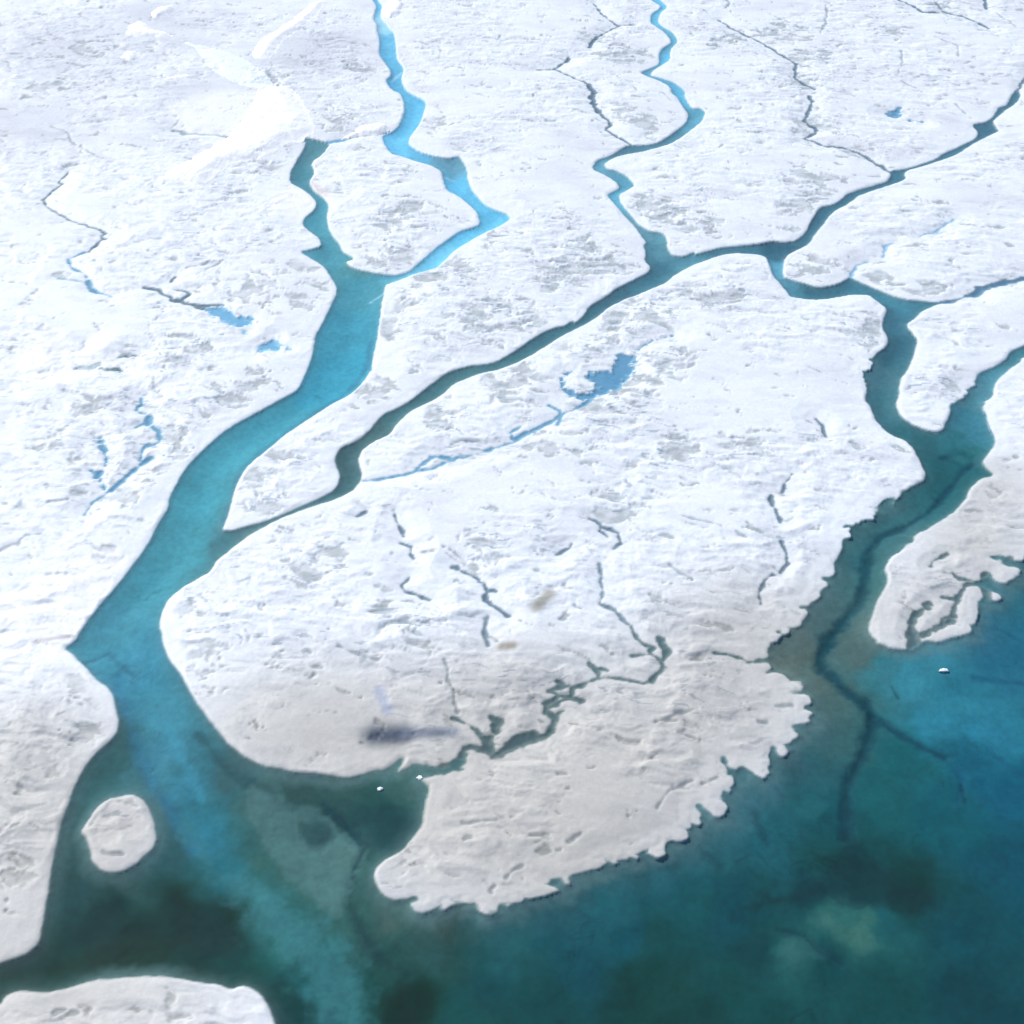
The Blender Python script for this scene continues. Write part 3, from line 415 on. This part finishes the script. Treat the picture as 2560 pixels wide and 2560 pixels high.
full = full*(1 - edge[..., None]) + edge[..., None]*(full*.5 + .5*lin((132, 152, 152)))
fmott = (1 + .09*fbm(X32/6, Y32/6, 97, 4, .6) + .10*fbm(X32/1.4, Y32/1.4, 99, 4, .65))[..., None]
fm_ = (1 - sst(-.15, .55, DM))[..., None]*WTR[..., None]; col = (full*fmott*BEDGAIN*fm_ + col*(1 - fm_)).astype(np.float32)

# ------------------------------------------------------------------ connected pieces of land
land = DALL > 0
def components(M):
    lab = np.zeros(M.shape, np.int32); par = [0]
    def find(a):
        while par[a] != a: par[a] = par[par[a]]; a = par[a]
        return a
    prev = []
    for j in range(M.shape[0]):
        r = np.flatnonzero(np.diff(np.concatenate([[0], M[j].view(np.int8), [0]]))); cur = []
        for s, e in zip(r[::2], r[1::2]):
            ids = [i for (a, b, i) in prev if a < e and b > s]
            if ids:
                i = find(ids[0])
                for q in ids[1:]:
                    q = find(q)
                    if q != i: par[max(q, i)] = min(q, i); i = min(q, i)
            else: i = len(par); par.append(i)
            lab[j, s:e] = i; cur.append((s, e, i))
        prev = cur
    root = np.array([find(i) for i in range(len(par))]); return root[lab]
LAB = components(land)

# ------------------------------------------------------------------ materials
def new_mat(name):
    m = bpy.data.materials.new(name); m.use_nodes = True; n = m.node_tree.nodes; n.clear()
    return m, n, m.node_tree.links
def node(n, t, **kw):
    o = n.new(t)
    for k, v in kw.items(): setattr(o, k, v)
    return o
def ice_material(name, rough=.5, bump=.25, clean=False):
    m, n, l = new_mat(name)
    out = node(n, 'ShaderNodeOutputMaterial'); b = node(n, 'ShaderNodeBsdfPrincipled'); l.new(b.outputs[0], out.inputs[0])
    geo = node(n, 'ShaderNodeNewGeometry')
    nz = node(n, 'ShaderNodeTexNoise'); nz.inputs['Scale'].default_value = 1.1; nz.inputs['Detail'].default_value = 6; nz.inputs['Roughness'].default_value = .65
    l.new(geo.outputs['Position'], nz.inputs['Vector'])
    rmp = node(n, 'ShaderNodeMapRange'); rmp.inputs[1].default_value = .3; rmp.inputs[2].default_value = .7; rmp.inputs[3].default_value = .93; rmp.inputs[4].default_value = 1.04
    l.new(nz.outputs[0], rmp.inputs[0])
    mul = node(n, 'ShaderNodeMix', data_type='RGBA', blend_type='MULTIPLY'); mul.inputs[0].default_value = 1
    if clean: mul.inputs[6].default_value = (.9, .915, .93, 1) if clean is True else clean
    else:
        at = node(n, 'ShaderNodeAttribute', attribute_name='ice_colour'); l.new(at.outputs['Color'], mul.inputs[6])
    l.new(rmp.outputs[0], mul.inputs[7]); l.new(mul.outputs[2], b.inputs['Base Color'])
    b.inputs['Roughness'].default_value = rough; b.inputs['Specular IOR Level'].default_value = .25
    bp = node(n, 'ShaderNodeBump'); bp.inputs['Strength'].default_value = bump; bp.inputs['Distance'].default_value = .22
    l.new(nz.outputs[0], bp.inputs['Height']); l.new(bp.outputs[0], b.inputs['Normal'])
    return m
M_ice = ice_material('weathered_ice', .55, .24)
M_bed = ice_material('ice_bed', .9, .15)
M_snow = ice_material('fresh_snow', .6, .2, clean=True)
def water_material():
    m, n, l = new_mat('meltwater')
    out = node(n, 'ShaderNodeOutputMaterial'); tr = node(n, 'ShaderNodeBsdfTransparent'); gl = node(n, 'ShaderNodeBsdfGlossy'); mx = node(n, 'ShaderNodeMixShader'); lw = node(n, 'ShaderNodeLayerWeight'); fr = node(n, 'ShaderNodeMath', operation='POWER'); fm = node(n, 'ShaderNodeMath', operation='MULTIPLY_ADD')
    tr.inputs[0].default_value = (.94, .985, .99, 1); gl.inputs['Roughness'].default_value = .14; lw.inputs[0].default_value = .5; fr.inputs[1].default_value = 5; fm.inputs[1].default_value = .982; fm.inputs[2].default_value = .016; l.new(lw.outputs['Facing'], fr.inputs[0]); l.new(fr.outputs[0], fm.inputs[0])
    geo = node(n, 'ShaderNodeNewGeometry'); nz = node(n, 'ShaderNodeTexNoise'); nz.inputs['Scale'].default_value = 1.6; nz.inputs['Detail'].default_value = 4
    l.new(geo.outputs['Position'], nz.inputs['Vector'])
    bp = node(n, 'ShaderNodeBump'); bp.inputs['Strength'].default_value = .12; bp.inputs['Distance'].default_value = .1
    l.new(nz.outputs[0], bp.inputs['Height']); l.new(bp.outputs[0], gl.inputs['Normal']); l.new(bp.outputs[0], lw.inputs['Normal'])
    l.new(fm.outputs[0], mx.inputs[0]); l.new(tr.outputs[0], mx.inputs[1]); l.new(gl.outputs[0], mx.inputs[2]); l.new(mx.outputs[0], out.inputs[0])
    return m
M_water = water_material()

# ------------------------------------------------------------------ mesh builders
def tag(o, label=None, cat=None, group=None, kind=None):
    for k, v in (('label', label), ('category', cat), ('group', group), ('kind', kind)):
        if v: o[k] = v
    return o
def mesh_obj(name, co, quads, mat, colour=None, extra=None):
    me = bpy.data.meshes.new(name); n, f = len(co), len(quads)
    me.vertices.add(n); me.vertices.foreach_set('co', np.ascontiguousarray(co, np.float32).ravel())
    me.loops.add(f*4); me.loops.foreach_set('vertex_index', np.ascontiguousarray(quads, np.int32).ravel())
    me.polygons.add(f); me.polygons.foreach_set('loop_start', np.arange(0, f*4, 4, dtype=np.int32))
    me.polygons.foreach_set('use_smooth', np.ones(f, bool))
    if colour is not None:
        a = me.attributes.new('ice_colour', 'FLOAT_COLOR', 'POINT')
        a.data.foreach_set('color', np.concatenate([colour, np.ones((n, 1))], 1).astype(np.float32).ravel())
    me.update(calc_edges=True); me.materials.append(mat)
    o = bpy.data.objects.new(name, me); C.collection.objects.link(o); return o
def grid_obj(name, cells, zz, mat, colour=None, origin=(0, 0)):
    """one mesh from the chosen grid cells"""
    j, i = np.nonzero(cells); v = np.stack([j*NX + i, j*NX + i + 1, (j + 1)*NX + i + 1, (j + 1)*NX + i], 1)
    used, inv = np.unique(v, return_inverse=True)
    co = np.stack([X.ravel()[used] - origin[0], Y.ravel()[used] - origin[1], zz.ravel()[used]], 1)
    o = mesh_obj(name, co, inv.reshape(-1, 4), mat, None if colour is None else colour.reshape(-1, 3)[used])
    o.location = (origin[0], origin[1], 0); return o
def any4(M): return M[:-1, :-1] | M[1:, :-1] | M[:-1, 1:] | M[1:, 1:]
def centre(M):
    j, i = np.nonzero(M); return float(xs[i].mean()), float(ys[j].mean())
def vert_at(s):
    g = G(s)[0]; return np.searchsorted(ys, g[1]), np.searchsorted(xs, g[0])

# islands and fields of ice
free = np.ones((NY - 1, NX - 1), bool)
def piece(seed, name, label, cat, kind=None, group=None):
    j, i = vert_at(seed); k = LAB[j, i]
    if k == 0: print('SEED IN WATER', name, seed); return None
    M = LAB == k; cells = any4(M) & free; free[cells] = False
    print('piece', name, seed, int(M.sum()))
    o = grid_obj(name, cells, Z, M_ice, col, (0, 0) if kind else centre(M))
    return tag(o, label, cat if not kind else None, group, kind)
ISL = 'ice islands ringed by meltwater'
piece('G 600,1000', 'ice_island', 'small round white ice island alone in the dark teal shallows', 'ice island', group=ISL)
piece('G 700,1880', 'ice_island', 'grey domed ice island cut off by the bottom edge of the view', 'ice island', group=ISL)
piece('B 300,950', 'ice_island', 'large white ice island between the cyan branch and the left river branch', 'ice island', group=ISL)
piece('F 1790,1340', 'ice_floe', 'tiny white ice block off the tip of the right ice spit', 'ice floe')
piece('A 100,1200', 'ice_sheet', 'rippled white ice sheet with grey bare patches', '', 'structure')
piece('E 1000,1200', 'ice_field', 'broad white ice peninsula between the turquoise river and the right river', '', 'structure')

# snow drifts: mounds of clean snow lying on the ice
M_pale = ice_material('packed_snow', .6, .2, clean=(.79, .85, .89, 1))
def drift(label, pts, h, soft, mat=None):
    g = chaikin(chaikin(G(pts))); D = sdf(rough(g, .25, len(pts), 1.5), 8)
    D = D + fbm(X32/3.0, Y32/3.0, 201, 3)*.5
    inn = D < 0; cells = any4(inn)
    t = sst(0, soft, -D)
    top = np.maximum(Z, .25) + .02 + t*h*(1 + .25*N1) + .10*tex*t
    top = np.where(inn, top, Z - .25)
    o = grid_obj('snow_drift', cells, top, mat or M_snow, None, centre(inn))
    return tag(o, label, 'snow drift', 'bright clean snow drifts on the ice')
drift('largest bright snow drift, blocking the head of the left river branch', 'A 780,880 830,820 900,790 1000,730 1080,680 1140,640 1180,560 1230,500 1240,440 1320,420 1400,420 1450,470 1490,540 1540,640 1480,668 1465,700 1400,690 1350,740 1250,780 1130,800 1050,860 1000,900 900,900', 1.0, 7)
drift('long slanting bright snow drift at the top, left of the cyan branch', 'A 1590,5 1560,60 1500,120 1430,170 1360,220 1340,270 1300,300 1210,290 1240,220 1290,180 1340,150 1400,110 1450,70 1510,15', .9, 5)
drift('pale flat snow ramp leading down to the largest snow drift', 'A 850,190 950,225 1050,240 1180,290 1270,350 1330,410 1300,440 1230,440 1150,420 1050,370 1000,330 960,260', .35, 7, M_pale)
drift('small bright snow patch, highest one at the top left', 'A 725,70 760,45 840,30 855,55 800,85 735,102', .8, 3)
drift('bright snow patch just below the highest one at the top left', 'A 600,180 620,130 690,105 735,150 800,160 860,190 740,185', .8, 3)
drift('small isolated snow mound at the upper left', 'A 575,292 610,252 670,256 685,285 640,300', .8, 2.5)
drift('snow bridge crossing between the cyan branch and the left river branch', 'A 1640,672 1700,645 1760,608 1880,595 1890,635 1820,660 1740,662 1690,672', .9, 3)
drift('bright snow cap beside the top end of the cyan branch', 'B 305,30 340,0 400,-10 415,40 390,80 330,95 300,75', .9, 3)
drift('thin white snow lens on the ice above the dark blue streak', 'A 780,392 830,372 900,372 960,378 860,392', .4, 2)

# water sheets: one for rivers and lake, one for each creek and pond
wet_main = DM < .25
mc = any4(wet_main); FLAT = np.zeros((NY, NX))
tag(grid_obj('water', mc, FLAT, M_water), 'clear meltwater of the turquoise river, its side channels and the dark teal lake', kind='structure')
taken = mc.copy()
for k, (nm, lab, colr, shapes) in enumerate(CREEKS):
    wk = (CID == k) & (DC < .55); cells = any4(wk) & ~taken
    if not cells.any(): print('no water', lab); continue
    taken |= cells
    L_ = components(cells); ids, cnt = np.unique(L_[L_ > 0], return_counts=True)
    keep = [i_ for i_, c_ in zip(ids, cnt) if c_ > .08*cnt.sum()]
    keep.sort(key=lambda i_: -np.nonzero(L_ == i_)[0].mean())
    names = {1: [''], 2: ['farther piece of the ', 'nearer piece of the '], 3: ['farthest piece of the ', 'middle piece of the ', 'nearest piece of the ']}.get(len(keep)) or ['farthest piece of the ', 'second farthest piece of the ', 'third farthest piece of the ', 'fourth farthest piece of the ', 'fifth farthest piece of the ', 'sixth farthest piece of the ', 'seventh piece of the ', 'eighth piece of the ', 'ninth piece of the ', 'tenth piece of the '][:len(keep)]
    if len(keep) > 1: print('pieces', len(keep), lab)
    for i_, pre in zip(keep, names):
        one = L_ == i_; j_, q_ = np.nonzero(one)
        if len((pre + lab).split()) > 16: print('LONG', pre + lab)
        tag(grid_obj(nm, one, FLAT, M_water, None, (float(xs[q_].mean()), float(ys[j_].mean()))), pre + lab, 'pond' if nm == 'melt_pond' else 'creek', 'meltwater ponds on the ice' if nm == 'melt_pond' else 'thin meltwater creeks in the ice')
# what is left of the ground: the bed under the water and slivers of ice
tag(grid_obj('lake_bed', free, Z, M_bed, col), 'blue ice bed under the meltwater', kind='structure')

# loose ice chunks afloat
def chunk(at, sx, sy, sz, label, seed):
    g = G(at)[0]; rg = random.Random(seed); bm = bmesh.new(); bmesh.ops.create_icosphere(bm, subdivisions=3, radius=1)
    ph = [rg.uniform(0, 6) for _ in range(6)]
    for v in bm.verts:
        c = v.co; k = 1 + .18*math.sin(3*c.x + ph[0])*math.cos(2.5*c.y + ph[1]) + .12*math.sin(6*c.y + ph[2] + 2*c.z) + .1*math.sin(7*c.x + ph[3])
        v.co = (c.x*k*sx*(1 - .5*min(c.z, 0)), c.y*k*sy*(1 - .5*min(c.z, 0)), c.z*k*sz if c.z > 0 else c.z*.5)
    me = bpy.data.meshes.new('ice_chunk'); bm.to_mesh(me); bm.free()
    for p in me.polygons: p.use_smooth = True
    me.materials.append(M_snow); o = bpy.data.objects.new('ice_chunk', me); C.collection.objects.link(o); o.location = (g[0], g[1], 0)
    tag(o, label, 'ice chunk', 'small ice chunks in the water')
chunk('F 1545,1690', .8, .42, .12, 'small white ice chunk afloat in the blue water at the right', 1)
chunk('H 290,795', .45, .36, .13, 'small white ice chunk in the teal water below the central ice edge', 2)
chunk('H 482,742', .5, .4, .13, 'small white ice chunk at the mouth of the teal creek arm', 3)
